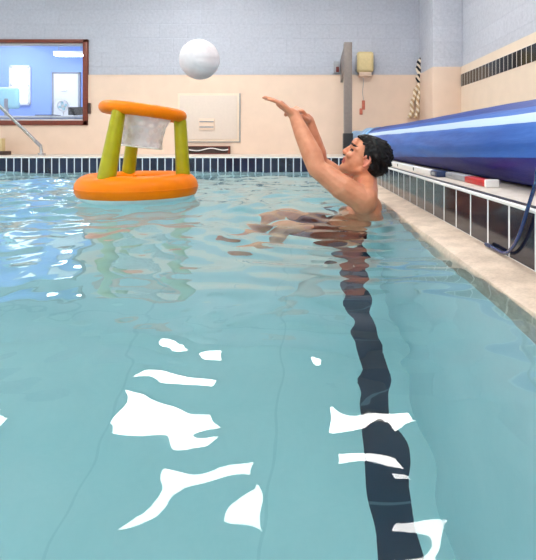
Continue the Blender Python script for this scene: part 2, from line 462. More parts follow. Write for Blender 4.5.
# ------------------------------------------------------------------ water
rw = random.Random(5)
WAVES = []
for i in range(46):
    lam = 0.10 * (1.85 / 0.10) ** (i / 45.0)
    ang = rw.uniform(0, 2 * PI)
    # swell from the man and the toy mostly travels towards the camera
    if rw.random() < 0.55: ang = -PI / 2 + rw.gauss(0, 0.6)
    WAVES.append((2 * PI / lam * math.cos(ang), 2 * PI / lam * math.sin(ang), rw.uniform(0, 2 * PI), lam))
def sstep(a, c, x):
    t = min(1, max(0, (x - a) / (c - a))); return t * t * (3 - 2 * t)
RINGS = [(0.25, 2.35, 0.13, 0.0050, 0.8), (-0.97, 2.87, 0.19, 0.0035, 1.0)]
DENTS = [(-0.16, 0.80, 0.22, 0.13, 0.0060)]
CHOP = []
for i in range(16):
    lam = 0.045 * (0.13 / 0.045) ** (i / 15.0); ang = rw.uniform(0, 2 * PI)
    CHOP.append((2 * PI / lam * math.cos(ang), 2 * PI / lam * math.sin(ang), rw.uniform(0, 2 * PI), lam))
def wave(x, y):
    far = sstep(0.9, 2.6, y)
    h = 0.0
    for kx, ky, ph, lam in WAVES:
        if lam < 0.35: s = 0.0065 + 0.0225 * far
        else: s = 0.0095 + 0.0065 * far
        h += s * lam / (2 * PI) * math.sin(kx * x + ky * y + ph)
    if -0.2 < y < 2.2 and -1.5 < x:
        patch = (0.4 + 0.6 * sstep(-0.1, 0.35, noise.noise(Vector((x * 3.1, y * 3.1, 7))))) * (1 - sstep(1.4, 2.2, y)) * sstep(-1.5, -1.1, x)
        for kx, ky, ph, lam in CHOP: h += 0.0135 * patch * lam / (2 * PI) * math.sin(kx * x + ky * y + ph)
    for cx, cy_, lam, a, fall in RINGS:
        d = math.hypot(x - cx, y - cy_)
        h += a * math.exp(-d / fall) * math.sin(2 * PI * d / lam) * sstep(0.1, 0.4, d)
    for cx, cy_, sx_, sy_, a in DENTS:
        h += a * math.exp(-((x - cx) / sx_) ** 2 - ((y - cy_) / sy_) ** 2)
    return h
def build_water():
    b = new()
    ys = []; y = POOL_N
    while y < POOL_F: ys.append(y); y += 0.05 if y < 0.2 else 0.008 + 0.008 * max(0, y)
    ys.append(POOL_F)
    xs = []; x = POOL_R
    while x > POOL_L: xs.append(x); x -= 0.010 if x > -1.0 else 0.018 if x > -2.2 else 0.034
    xs.append(POOL_L + 0.001); xs = xs[::-1]
    rows = [[b.verts.new((x, y, wave(x, y))) for x in xs] for y in ys]
    for a_, c_ in zip(rows, rows[1:]):
        for k in range(len(xs) - 1): b.faces.new((a_[k], a_[k + 1], c_[k + 1], c_[k]))
    o = obj('water', b, M['water'], angle=180, recalc=False)
    return tag(o, 'clear pale turquoise pool water with gentle ripples', 'water', None, 'stuff')
build_water()

# ------------------------------------------------------------------ ceiling lights
def ceiling_light(x, y, sx, sy, label):
    t = thing('ceiling_light', label, 'ceiling light', (x, y, CEIL), 'ceiling light panels')
    b = new()
    for s in (-1, 1):
        add_box(b, (x + s * sx / 2 - 0.02, y - sy / 2 - 0.02, CEIL - 0.05), (x + s * sx / 2 + 0.02, y + sy / 2 + 0.02, CEIL))
        add_box(b, (x - sx / 2, y + s * sy / 2 - 0.02, CEIL - 0.05), (x + sx / 2, y + s * sy / 2 + 0.02, CEIL))
    obj('frame', b, M['white'], t, False)
    b = new(); add_box(b, (x - sx / 2, y - sy / 2, CEIL - 0.04), (x + sx / 2, y + sy / 2, CEIL - 0.01)); obj('diffuser', b, M['lamp'], t, False)
ceiling_light(-1.38, 5.3, 0.85, 0.75, 'bright ceiling panel light above the far side of the pool')
ceiling_light(-0.85, 3.95, 0.9, 0.4, 'bright ceiling panel light above the floating hoop')
ceiling_light(0.64, 4.75, 0.75, 0.6, 'bright ceiling panel light above the right pool edge')
ceiling_light(0.82, 3.97, 0.3, 0.3, 'small bright ceiling light panel near the right pool edge')
ceiling_light(-3.6, 4.2, 1.2, 0.6, 'bright ceiling panel light above the left of the pool')
ceiling_light(-2.4, 1.6, 1.2, 0.6, 'bright ceiling panel light left of the camera')
ceiling_light(0.6, 1.2, 1.2, 0.6, 'bright ceiling panel light above the near right deck')
ceiling_light(-0.9, -1.0, 1.2, 0.6, 'bright ceiling panel light behind the camera')

# ------------------------------------------------------------------ window in the back wall, office behind
b = new()
FW = 0.058
for lo, hi in (((WX0 - FW * .2, WALL_Y - 0.045, WZ0 - 0.05), (WX1 + 0.05, WALL_Y + 0.03, WZ0 + FW * .3)), ((WX0 - FW * .2, WALL_Y - 0.045, WZ1 - FW * .6), (WX1 + 0.05, WALL_Y + 0.03, WZ1 + 0.012)),
               ((WX0 - 0.05, WALL_Y - 0.045, WZ0 - 0.05), (WX0 + FW * .3, WALL_Y + 0.03, WZ1 + 0.012)), ((WX1 - FW * .3, WALL_Y - 0.045, WZ0 - 0.05), (WX1 + 0.05, WALL_Y + 0.03, WZ1 + 0.012))):
    add_box(b, lo, hi, 0.008)
win = struct('window_1', b, M['brown'], 'brown framed office window in the back wall', 'window', True)
b = new()
for lo, hi in (((WX0, WALL_Y + 0.03, WZ0), (WX1, WALL_Y + T, WZ0 + 0.035)), ((WX0, WALL_Y + 0.03, WZ1 - 0.05), (WX1, WALL_Y + T, WZ1)), ((WX1 - 0.04, WALL_Y + 0.03, WZ0), (WX1, WALL_Y + T, WZ1)), ((WX0, WALL_Y + 0.03, WZ0), (WX0 + 0.04, WALL_Y + T, WZ1))):
    add_box(b, lo, hi)
o = obj('window_liner', b, M['white'], win, False)
b = new(); add_box(b, (WX0, WALL_Y + 0.06, WZ0), (WX1, WALL_Y + 0.066, WZ1)); obj('pane', b, M['glass'], win, False)

OY0, OY1, OX0, OX1, OZ = WALL_Y + T, 9.35, -6.8, -2.8, 2.5
b = new(); add_box(b, (OX0, OY1, DECK), (OX1, OY1 + 0.1, OZ)); struct('wall_office_back', b, M['office_wall'], 'blue office wall behind the window', 'wall')
b = new(); add_box(b, (OX1, OY0, DECK), (OX1 + 0.1, OY1 + 0.1, OZ)); struct('wall_office_right', b, M['office_wall'], 'blue office side wall on the right', 'wall')
b = new(); add_box(b, (OX0 - 0.1, OY0, DECK), (OX0, OY1 + 0.1, OZ)); struct('wall_office_left', b, M['office_wall'], 'blue office side wall on the left', 'wall')
b = new(); add_box(b, (OX0 - 0.1, OY0, DECK - 0.1), (OX1 + 0.1, OY1 + 0.1, DECK)); struct('floor_office', b, M['office_floor'], 'office floor', 'floor')
b = new(); add_box(b, (OX0 - 0.1, OY0, OZ), (OX1 + 0.1, OY1 + 0.1, OZ + 0.1)); struct('ceiling_office', b, M['ceiling'], 'office ceiling', 'ceiling')
def oat(px, py, Y=OY1): return at(px, py, Y)
# white door on the right of the back wall
p0, p1 = oat(54.5, 74), oat(79, 113)
b = new(); add_box(b, (p0.x, OY1 - 0.04, DECK), (p1.x + 0.02, OY1, p0.z), 0.006)
dr = struct('door_1', b, M['white'], 'white office door', 'door')
b = new()
for s in (0, 1): add_box(b, ((p0.x, p1.x)[s] - 0.03 + s * 0.03, OY1 - 0.05, DECK), ((p0.x, p1.x)[s] + 0.0 + s * 0.04, OY1 - 0.001, p0.z + 0.03))
add_box(b, (p0.x - 0.03, OY1 - 0.05, p0.z), (p1.x + 0.04, OY1 - 0.001, p0.z + 0.03)); obj('door_frame', b, M['grey'], dr, False)
b = new(); c = oat(62, 90, OY1 - 0.06); add_tube(b, [c + Vector((0, 0.02, 0)), c, c + Vector((0.09, -0.005, 0))], 0.012, 8); obj('door_handle', b, M['steel'], dr)
# bright window on the left of the back wall
p0, p1 = oat(11.5, 67), oat(30, 104)
b = new()
for s in (0, 1):
    add_box(b, ((p0.x, p1.x)[s] - 0.025, OY1 - 0.04, p1.z), ((p0.x, p1.x)[s] + 0.025, OY1, p0.z)); zc = (p0.z, p1.z)[s]
    add_box(b, (p0.x, OY1 - 0.04, zc - 0.025), (p1.x, OY1, zc + 0.025))
add_box(b, (p0.x, OY1 - 0.04, (p0.z + p1.z) / 2 - 0.012), (p1.x, OY1, (p0.z + p1.z) / 2 + 0.012))
w2 = struct('window_2', b, M['white'], 'small daylit window in the office', 'window')
b = new(); add_box(b, (p0.x, OY1 - 0.015, p1.z), (p1.x, OY1 - 0.005, p0.z)); obj('pane', b, M['blind'], w2, False)
# strip light fixture
c = oat(70, 54.8, 8.6)
t = thing('strip_light', 'white strip light hung near the office ceiling seen through the window', 'ceiling light', (c.x, c.y, c.z))
b = new(); add_box(b, (c.x - 0.26, c.y - 0.09, c.z), (c.x + 0.28, c.y + 0.09, c.z + 0.05), 0.01); obj('housing', b, M['white'], t)
b = new(); add_box(b, (c.x - 0.25, c.y - 0.07, c.z - 0.02), (c.x + 0.27, c.y + 0.07, c.z + 0.002), 0.008); obj('diffuser', b, M['office_lamp'], t)
for s in (-1, 1):
    b = new(); add_cyl(b, (c.x + s * 0.2, c.y, c.z + 0.05), (c.x + s * 0.2, c.y, OZ), 0.006, 8); obj('hanger', b, M['grey'], t)
for lx, ly in ((-4.6, 7.8), (-5.6, 8.4)):
    t = thing('office_light', 'bright office ceiling light behind the window', 'ceiling light', (lx, ly, OZ), 'office ceiling lights')
    b = new(); add_box(b, (lx - 0.3, ly - 0.3, OZ - 0.05), (lx + 0.3, ly + 0.3, OZ), 0.01); obj('housing', b, M['white'], t)
    b = new(); add_box(b, (lx - 0.27, ly - 0.27, OZ - 0.06), (lx + 0.27, ly + 0.27, OZ - 0.045)); obj('diffuser', b, M['office_lamp'], t)
# desk under the window line
c0, c1 = oat(-8, 117.5, 7.55), oat(88, 117.5, 7.55)
DZ = CAMZ + 25.5 * 7.5 / FPX
t = thing('desk', 'pale office desk behind the window sill', 'desk', ((c0.x + c1.x) / 2, 7.5, DECK))
b = new(); add_box(b, (-5.3, 7.25, DZ - 0.03), (-2.95, 7.95, DZ), 0.006); obj('desktop', b, M['white'], t)
for sx_ in (-5.25, -3.0):
    for sy_ in (7.3, 7.9):
        b = new(); add_box(b, (sx_ - 0.025, sy_ - 0.025, DECK), (sx_ + 0.025, sy_ + 0.025, DZ - 0.03)); obj('leg', b, M['grey'], t)
# monitor on the right
c = oat(75, 110.5, 7.55)
t = thing('monitor', 'dark computer monitor at the right end of the office desk', 'monitor', (c.x, c.y, DZ))
b = new(); add_box(b, (c.x - 0.10, c.y - 0.02, DZ + 0.025), (c.x + 0.12, c.y + 0.02, DZ + 0.15), 0.006); obj('screen', b, M['black'], t)
b = new(); add_box(b, (c.x - 0.07, c.y - 0.05, DZ), (c.x + 0.08, c.y + 0.07, DZ + 0.012), 0.004); add_box(b, (c.x - 0.02, c.y - 0.01, DZ + 0.01), (c.x + 0.03, c.y + 0.03, DZ + 0.06)); obj('stand', b, M['black'], t)
# keyboard / papers
c = oat(50, 115, 7.5)
o = new(); add_box(o, (c.x - 0.16, 7.36, DZ), (c.x + 0.16, 7.52, DZ + 0.022), 0.005)
tag(obj('keyboard', o, M['blue_dark']), 'dark keyboard lying on the office desk', 'keyboard')
# round desk fan
c = oat(62.5, 106, 7.6)
t = thing('desk_fan', 'round white desk fan left of the monitor', 'fan', (c.x, c.y, DZ))
b = new(); add_tube(b, [c + Vector((0.085 * math.cos(a), 0, 0.085 * math.sin(a))) for a in [2 * PI * k / 28 for k in range(28)]], 0.012, 8, closed=True)
for k in range(10):
    a = 2 * PI * k / 10; add_cyl(b, c, c + Vector((0.085 * math.cos(a), 0, 0.085 * math.sin(a))), 0.003, 6)
obj('guard', b, M['white'], t)
b = new()
for k in range(4):
    a = 2 * PI * k / 4 + 0.3; add_ball(b, c + Vector((0.04 * math.cos(a), 0.012, 0.04 * math.sin(a))), (0.036, 0.006, 0.024), ((math.cos(a), 0, math.sin(a)), (0, 1, 0), (-math.sin(a), 0, math.cos(a))))
obj('blades', b, M['teal_fabric'], t)
b = new(); add_ball(b, c + Vector((0, 0.03, 0)), 0.035); add_cyl(b, (c.x, c.y + 0.03, DZ), (c.x, c.y + 0.03, c.z), 0.012, 10); add_cyl(b, (c.x, c.y + 0.02, DZ), (c.x, c.y + 0.02, DZ + 0.015), 0.06, 20); obj('stand', b, M['white'], t)
# pale teal chair
c = oat(8, 99, 8.3)
t = thing('office_chair', 'pale teal office chair behind the desk', 'chair', (c.x, c.y, DECK))
b = new(); add_box(b, (c.x - 0.20, c.y - 0.05, c.z - 0.17), (c.x + 0.19, c.y + 0.05, c.z + 0.20), 0.045, seg=3); obj('backrest', b, M['teal_fabric'], t)
b = new(); add_box(b, (c.x - 0.22, c.y - 0.02, 0.56), (c.x + 0.22, c.y + 0.42, 0.64), 0.03, seg=3); obj('seat', b, M['teal_fabric'], t)
b = new(); add_cyl(b, (c.x, c.y + 0.18, DECK + 0.08), (c.x, c.y + 0.18, 0.57), 0.03, 12); add_box(b, (c.x - 0.03, c.y - 0.06, 0.58), (c.x + 0.03, c.y - 0.03, c.z)); obj('post', b, M['grey'], t)
b = new()
for k in range(5):
    a = 2 * PI * k / 5; add_tube(b, [(c.x, c.y + 0.18, DECK + 0.09), (c.x + 0.26 * math.cos(a), c.y + 0.18 + 0.26 * math.sin(a), DECK + 0.05)], 0.02, 8)
    add_ball(b, (c.x + 0.26 * math.cos(a), c.y + 0.18 + 0.26 * math.sin(a), DECK + 0.03), 0.03)
obj('base', b, M['grey'], t)

# ------------------------------------------------------------------ fittings on the back wall
WF = WALL_Y - 0.02                                   # face of the wainscot
# white access panel
p0, p1 = at(178, 93.5, WF), at(239.5, 141.5, WF)
t = thing('access_panel', 'large flat off-white access panel on the beige wainscot', 'access panel', ((p0.x + p1.x) / 2, WF, p1.z))
b = new(); add_box(b, (p0.x, WF - 0.025, p1.z), (p1.x, WF, p0.z), 0.004); obj('frame', b, M['beige_right'], t)
b = new(); add_box(b, (p0.x + 0.03, WF - 0.034, p1.z + 0.03), (p1.x - 0.03, WF - 0.018, p0.z - 0.03), 0.004); obj('door', b, M['panel'], t)
b = new()
add_box(b, (p1.x, WF - 0.018, p1.z), (p1.x + 0.014, WF, p0.z)); add_box(b, (p0.x, WF - 0.018, p1.z - 0.012), (p1.x + 0.014, WF, p1.z)); obj('edge_strip', b, M['grey'], t)
q0, q1 = at(199.5, 118.5, WF), at(215, 130, WF)
b = new(); add_box(b, (q0.x, WF - 0.05, q1.z), (q1.x, WF - 0.03, q0.z), 0.006); pl = obj('latch_plate', b, M['beige'], t)
b = new()
for zz in (0.25, 0.72): add_box(b, (q0.x + 0.01, WF - 0.056, q1.z + zz * (q0.z - q1.z) - 0.008), (q1.x - 0.01, WF - 0.049, q1.z + zz * (q0.z - q1.z) + 0.008))
obj('slot', b, M['grey'], t)
# dark vent below
p0, p1 = at(188, 146, WF), at(230.5, 156.2, WF)
t = thing('floor_vent', 'dark brown vent at the foot of the wall under the panel', 'vent', ((p0.x + p1.x) / 2, WF, max(p1.z, DECK)))
zb = max(p1.z, DECK)
b = new(); add_box(b, (p0.x, WF - 0.03, zb), (p1.x, WF, p0.z), 0.004); obj('backing', b, M['dark'], t)
b = new()
for lo, hi in (((p0.x, zb), (p1.x, zb + 0.012)), ((p0.x, p0.z - 0.012), (p1.x, p0.z)), ((p0.x, zb), (p0.x + 0.014, p0.z)), ((p1.x - 0.03, zb), (p1.x, p0.z))):
    add_box(b, (lo[0], WF - 0.042, lo[1]), (hi[0], WF - 0.028, hi[1]), 0.003)
obj('frame', b, M['brown'], t)
zm = (zb + p0.z) / 2
pts = [(p0.x + (p1.x - p0.x) * k / 24, WF - 0.042, zm + 0.018 * math.sin(k / 24 * 3.2 * PI + 2.4) * (0.6 + 0.4 * k / 24) + 0.02 * (k / 24)) for k in range(1, 24)]
b = new(); add_tube(b, pts, 0.0075, 8); obj('wire', b, M['white'], t)['label'] = 'white wavy wire across the vent'
# grey post on the deck with slanted arm back to the wall
PY = 6.02
p0, p1 = at(344.2, 42, PY), at(352.2, 42, PY)
t = thing('post', 'tall grey steel post with slanted brace on the far deck', 'post', ((p0.x + p1.x) / 2, PY, DECK))
b = new(); add_box(b, (p0.x, PY, DECK), (p1.x, PY + 0.1, p0.z), 0.006); obj('upright', b, M['pewter'], t)
b = new(); zt = p0.z
for s in ((0, 0),):
    vs_ = []
    for x in (p0.x + 0.01, p0.x + 0.05):
        vs_.append([b.verts.new((x, PY + 0.1, zt - 0.01)), b.verts.new((x, WF, zt - 0.10)), b.verts.new((x, WF, zt - 0.42)), b.verts.new((x, PY + 0.1, zt - 0.30))])
    b.faces.new(vs_[0]); b.faces.new(vs_[1][::-1])
    for k in range(4): b.faces.new((vs_[0][k], vs_[0][(k + 1) % 4], vs_[1][(k + 1) % 4], vs_[1][k]))
obj('brace', b, M['pewter'], t, False)
b = new(); add_box(b, (p0.x - 0.01, PY - 0.01, DECK), (p1.x + 0.01, PY + 0.11, 0.45), 0.006); obj('base_sleeve', b, M['black'], t)
# small dark red call box left of the post
p0, p1 = at(333.5, 62, WALL_Y), at(339, 73.5, WALL_Y)
t = thing('call_point', 'small dark red box on the wall left of the post', 'call point', ((p0.x + p1.x) / 2, WALL_Y, p1.z))
b = new(); add_box(b, (p0.x, WALL_Y - 0.06, p1.z), (p1.x, WALL_Y, p0.z), 0.008); obj('housing', b, M['grey'], t)
b = new(); add_box(b, (p0.x + 0.03, WALL_Y - 0.075, p1.z + 0.01), (p1.x - 0.005, WALL_Y - 0.055, p1.z + 0.085), 0.006); obj('button', b, mat('maroon plastic', srgb(104, 34, 34), 0.4), t)
# cream box right of post, with cord and red tag
p0, p1 = at(356, 53, WALL_Y), at(372.5, 73.5, WALL_Y)
t = thing('dispenser', 'cream plastic wall box with rounded corners right of the post', 'dispenser', ((p0.x + p1.x) / 2, WALL_Y, p1.z))
b = new(); add_box(b, (p0.x, WALL_Y - 0.14, p1.z), (p1.x, WALL_Y, p0.z), 0.05, seg=5); obj('housing', b, M['cream_plastic'], t)
for s in (p0.x - 0.008, p1.x - 0.002):
    b = new(); add_box(b, (s, WALL_Y - 0.11, p1.z + 0.03), (s + 0.012, WALL_Y - 0.02, p0.z - 0.05), 0.004); obj('side_clip', b, M['grey'], t)
b = new(); add_box(b, (p0.x + 0.03, WALL_Y - 0.12, p1.z - 0.05), (p1.x - 0.03, WALL_Y, p1.z + 0.005), 0.008); obj('outlet', b, M['beige'], t)
c = at(363, 78, WALL_Y - 0.1)
pts = [c + Vector((0.006 * math.sin(k * 0.8), 0, -0.032 * k)) for k in range(0, 11)]
b = new(); add_tube(b, pts, 0.004, 6); obj('cord', b, M['grey'], t)
e = pts[-1]
b = new(); add_box(b, (e.x - 0.022, e.y - 0.015, e.z - 0.12), (e.x + 0.022, e.y + 0.015, e.z + 0.01), 0.01); add_box(b, (e.x - 0.055, e.y - 0.012, e.z - 0.19), (e.x - 0.012, e.y + 0.012, e.z - 0.10), 0.008); obj('pull_tag', b, mat('reddish tag', srgb(176, 92, 70), 0.5, vary=0.3), t)['label'] = 'red pull tag on the cord'
# rope on the wall by the pilaster
RY = WALL_Y - 0.06
t = thing('rope', 'black and white twisted rope hung by the pilaster', 'rope', tuple(at(420, 56, RY)))
b = new()
def strand(pp, r): 
    out = []
    n = 40
    for i in range(n + 1):
        u = i / n * (len(pp) - 1); k = min(int(u), len(pp) - 2); f = u - k
        out.append(Vector(pp[k]).lerp(Vector(pp[k + 1]), f) + Vector((0.012 * math.sin(i * 0.9), 0.01 * math.cos(i * 0.9), 0)))
    add_tube(b, out, r, 8)
strand([at(421.5, 57, RY), at(418, 66, RY), at(420, 80, RY), at(414, 96, RY), at(410, 118, RY)], 0.028)
strand([at(422, 57, RY - .02), at(422, 68, RY - .02), at(418, 78, RY - .02), at(419.5, 92, RY - .02), at(416, 118, RY - .02)], 0.026)
obj('cords', b, M['rope'], t)
b = new(); c = at(421.5, 57, RY); add_tube(b, [c + Vector((0, 0.08, 0.01)), c + Vector((0, -0.03, 0.01)), c + Vector((0, -0.035, 0.05))], 0.01, 8); obj('hook', b, M['black'], t)
# small dark fitting right of the window
p0, p1 = at(88.5, 103, WF), at(91, 114, WF)
o = new(); add_box(o, (p0.x, WF - 0.03, p1.z), (p1.x, WF, p0.z), 0.006); tag(obj('wall_switch', o, M['dark']), 'narrow dark switch on the wall right of the window', 'switch')
# small dark block at the left foot of the wall
p0, p1 = at(-14, 154.6, 6.3), at(7, 157, 6.3)
o = new(); add_box(o, (p0.x, 6.2, DECK), (p1.x, 6.4, DECK + 0.05), 0.008); tag(obj('drain_cover', o, M['dark']), 'low dark drain cover on the far left deck', 'drain cover')
o = new(); q = at(1, 150, 6.45); add_box(o, (q.x - 0.3, 6.42, DECK), (q.x + 0.03, 6.5, DECK + 0.22), 0.01); tag(obj('cream_box', o, M['cream_plastic']), 'low cream box at the far left of the deck', 'box')

# ------------------------------------------------------------------ hand rail at the far left
HY = 6.1
t = thing('hand_rail', 'sloping steel hand rail at the left below the window', 'hand rail', tuple(at(40, 147, HY)))
e = at(40.5, 146, HY); s0 = at(0, 106.5, HY - 0.25)
d = (s0 - e)
top = s0 + d * 0.55
pts = [Vector((e.x + 0.015, e.y, DECK)), Vector((e.x + 0.012, e.y, e.z - 0.06)), e, e + d * 0.3, s0, top, top + Vector((-0.16, -0.02, 0.02)), top + Vector((-0.26, -0.04, -0.10)), Vector((top.x - 0.3, top.y - 0.05, DECK))]
b = new(); add_tube(b, pts, 0.02, 14); obj('rail', b, M['steel'], t)
b = new(); add_tube(b, [Vector((e.x + 0.015, e.y, DECK)), Vector((e.x + 0.015, e.y, DECK + 0.03))], 0.045, 18); obj('flange', b, M['steel'], t); b = new(); add_tube(b, [Vector((top.x - 0.3, top.y - 0.05, DECK)), Vector((top.x - 0.3, top.y - 0.05, DECK + 0.03))], 0.045, 18); obj('flange', b, M['steel'], t)
b = new(); add_tube(b, [e - d * 0.01, e + d * 0.14], 0.0215, 14); obj('rail_grip', b, M['grey'], t)

# ------------------------------------------------------------------ rolled pool cover
TX, TR = 0.895, 0.163
TZ = DECK + TR
t = thing('pool_cover_roll', 'long blue rolled pool cover lying on the right deck', 'pool cover', (TX, 3.5, DECK))
b = new(); n = 48; ringv = []
yy = 0.35
while yy < 6.35:
    ring = []
    for k in range(n):
        a = 2 * PI * k / n
        dr = 0.006 * noise.noise(Vector((math.cos(a) * 3, yy * 1.1, math.sin(a) * 3))) + 0.0035 * noise.noise(Vector((math.cos(a) * 9, yy * 2.0, math.sin(a) * 9)))
        # loose sheet edge along the top of the roll
        dr += 0.010 * math.exp(-((a - 1.95 - 0.05 * math.sin(yy * 2)) / 0.10) ** 2)
        if math.sin(a) < -0.9: dr = min(dr, 0)
        r = TR + dr
        ring.append(b.verts.new((TX + r * math.cos(a), yy, max(TZ + r * math.sin(a), DECK + 0.001))))
    ringv.append(ring); yy += 0.05
for a_, c_ in zip(ringv, ringv[1:]):
    for k in range(n): b.faces.new((a_[k], a_[(k + 1) % n], c_[(k + 1) % n], c_[k]))
b.faces.new(ringv[0]); b.faces.new(ringv[-1][::-1])
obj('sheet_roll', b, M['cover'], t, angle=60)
# pale loose end of the sheet, bunched at the far end
b = new(); rows = []
for i in range(22):
    u = i / 21
    row = []
    for k in range(26):
        v = k / 25; a = R(-50) + v * R(250)
        rr = TR + 0.012 + 0.028 * u + 0.018 * math.sin(v * 19 + u * 7) * u + 0.012 * noise.noise(Vector((v * 6, u * 5, 2)))
        row.append(b.verts.new((TX - 0.06 * u + rr * math.cos(a), 5.45 + 1.1 * u, max(DECK + 0.004, TZ - 0.03 * u + rr * math.sin(a)))))
    rows.append(row)
for a_, c_ in zip(rows, rows[1:]):
    for k in range(25): b.faces.new((a_[k], a_[k + 1], c_[k + 1], c_[k]))
o = obj('loose_sheet', b, M['cover_end'], t, angle=180); o['label'] = 'pale blue bunched end of the sheet'
sm = o.modifiers.new('thick', 'SOLIDIFY'); sm.thickness = 0.006
b = new(); add_cyl(b, (TX, 0.2, TZ), (TX, 0.4, TZ), 0.03, 20); obj('core_tube', b, M['steel'], t)

# ------------------------------------------------------------------ things on the deck under the roll
t = thing('plastic_rail', 'long white plastic strip with two bolts on the deck edge behind the man', 'strip', (0.665, 3.0, DECK))
b = new(); add_box(b, (0.645, 2.44, DECK), (0.69, 3.62, DECK + 0.028), 0.005); obj('strip', b, M['white'], t)
for y in (2.75, 3.2):
    b = new(); add_cyl(b, (0.643, y, DECK + 0.016), (0.648, y, DECK + 0.016), 0.009, 12); obj('bolt', b, M['black'], t)
t = thing('buckle', 'small dark blue buckle at the near end of the white strip', 'buckle', (0.675, 2.35, DECK))
b = new(); add_box(b, (0.65, 2.30, DECK), (0.71, 2.42, DECK + 0.03), 0.01); obj('body', b, M['blue_dark'], t)
b = new(); add_box(b, (0.646, 2.33, DECK + 0.008), (0.651, 2.38, DECK + 0.022), 0.002); obj('clasp', b, M['grey'], t)
t = thing('foam_bar', 'grey and red bar lying on the deck under the cover roll', 'bar', (0.70, 2.1, DECK))
b = new(); add_box(b, (0.69, 2.03, DECK), (0.735, 2.30, DECK + 0.028), 0.008); obj('grip', b, M['grey'], t)
b = new(); add_box(b, (0.69, 1.80, DECK), (0.735, 2.032, DECK + 0.026), 0.008); obj('sleeve', b, M['red'], t)['label'] = 'red end of the bar'
b = new(); add_box(b, (0.687, 1.785, DECK), (0.738, 1.802, DECK + 0.03), 0.004); obj('end_cap', b, M['white'], t)

# blue hose over the gutter wall
def bez(p, n=14):
    out = []
    for i in range(len(p) - 1):
        a = Vector(p[max(i - 1, 0)]); b_ = Vector(p[i]); c_ = Vector(p[i + 1]); d_ = Vector(p[min(i + 2, len(p) - 1)])
        for k in range(n):
            s = k / n; out.append(0.5 * ((2 * b_) + (c_ - a) * s + (2 * a - 5 * b_ + 4 * c_ - d_) * s * s + (3 * b_ - a - 3 * c_ + d_) * s ** 3))
    out.append(Vector(p[-1])); return out
hx = GUT_X - 0.012
g = lambda px, py: tuple(at(px, py, FPX * hx / (px - VX)))
hp = [(1.0, 0.84, TZ + TR * 0.75), (0.90, 0.86, TZ + TR + 0.008), (0.80, 0.90, TZ + TR * 0.80 + 0.008), (0.727, 0.98, TZ + 0.03), (0.665, 1.05, 0.335), tuple(at(544, 163, 1.12)), tuple(at(536, 183, 1.165)), g(528.5, 206), g(521, 230), g(514, 245), g(506, 253), g(498, 250.5), g(490, 246.0)]
b = new(); add_tube(b, bez(hp), 0.0050, 12)
t = thing('hose', 'dark blue hose hanging over the navy gutter tiles', 'hose', (hx, 1.3, 0.02))
obj('tube', b, M['hose'], t)
e = Vector(g(490, 246.0)); b = new(); add_tube(b, [e - Vector((0, 0.005, 0)), e + Vector((0, 0.03, -0.001))], 0.0060, 12); obj('end_fitting', b, M['blue_dark'], t)

# ------------------------------------------------------------------ floating basketball hoop
TC = Vector(((138.2 - VX) * 2.87 / FPX, 2.87, 0))
toy = thing('floating_hoop', 'inflatable orange and lime basketball hoop floating on the water', 'pool toy', tuple(TC))
RB, rb = 0.270, 0.080
ZB = 0.073
def torus(bm, c, Rr, r, n=72, m=22, tilt=None, squash=1.0, wob=0.0, sel=None):
    rings = []
    for i in range(n):
        a = 2 * PI * i / n; ring = []
        w = 1 + wob * (math.sin(a * 18) * 0.5 + 0.5 * noise.noise(Vector((math.cos(a) * 5, math.sin(a) * 5, 1))))
        for k in range(m):
            p = 2 * PI * k / m
            if sel: p = sel[0] + (sel[1] - sel[0]) * k / (m - 1)
            v = Vector(((Rr + r * w * math.cos(p)) * math.cos(a), (Rr + r * w * math.cos(p)) * math.sin(a), r * squash * w * math.sin(p)))
            if tilt: v = tilt @ v
            ring.append(bm.verts.new(Vector(c) + v))
        rings.append(ring)
    for i in range(n):
        a_, c_ = rings[i], rings[(i + 1) % n]
        for k in range(m if not sel else m - 1): bm.faces.new((a_[k], a_[(k + 1) % m], c_[(k + 1) % m], c_[k]))
b = new(); torus(b, TC + Vector((0, 0, ZB)), RB, rb, wob=0.012, sel=(R(-34), R(214))); base = obj('base_ring', b, M['orange'], toy, angle=180)
b = new(); torus(b, TC + Vector((0, 0, ZB)), RB, rb - 0.0005, wob=0.012, sel=(R(214), R(326))); o = obj('base_underside', b, M['white_vinyl'], toy, angle=180); o['label'] = 'white underside of the base ring'
b = new(); torus(b, TC + Vector((0, 0, ZB + 0.002)), RB + rb * 0.985, 0.004, m=8); obj('seam', b, M['orange'], base)
RT, rt = 0.216, 0.0365
tilt = Matrix.Rotation(R(6.5), 3, 'Y') @ Matrix.Rotation(R(-2), 3, 'X')
TT = Vector(((143.8 - VX) * 2.87 / FPX, 2.87, CAMZ + 30 * 2.87 / FPX))
b = new(); torus(b, TT, RT, rt, m=16, tilt=tilt, wob=0.02); rim = obj('rim', b, M['orange'], toy, angle=180)
for k, ang in enumerate((3, 122, 250)):
    a = R(ang); dv = Vector((math.cos(a), math.sin(a), 0))
    p = TC + dv * (RB - 0.005) + Vector((0, 0, ZB + rb * 0.72)); q = TT + tilt @ (dv * RT) + Vector((0, 0, -rt * 0.75))
    b = new(); rounded_rod(b, p, q, 0.050 if k == 2 else 0.042, 0.037, rend=0.35)
    lg = obj('leg', b, M['lime'], toy, angle=180)
b = new(); uvl = b.loops.layers.uv.new('UVMap'); rings = []
nn = 60
for i in range(13):
    u = i / 12; rr = 0.165 - 0.033 * min(1, u * 3.0) + 0.006 * math.sin(u * 6)
    rings.append([b.verts.new(TT + tilt @ Vector((rr * math.cos(2 * PI * k / nn) * (1 + 0.03 * math.sin(k * 0.9) * u), rr * math.sin(2 * PI * k / nn), -0.015 - 0.195 * u))) for k in range(nn)])
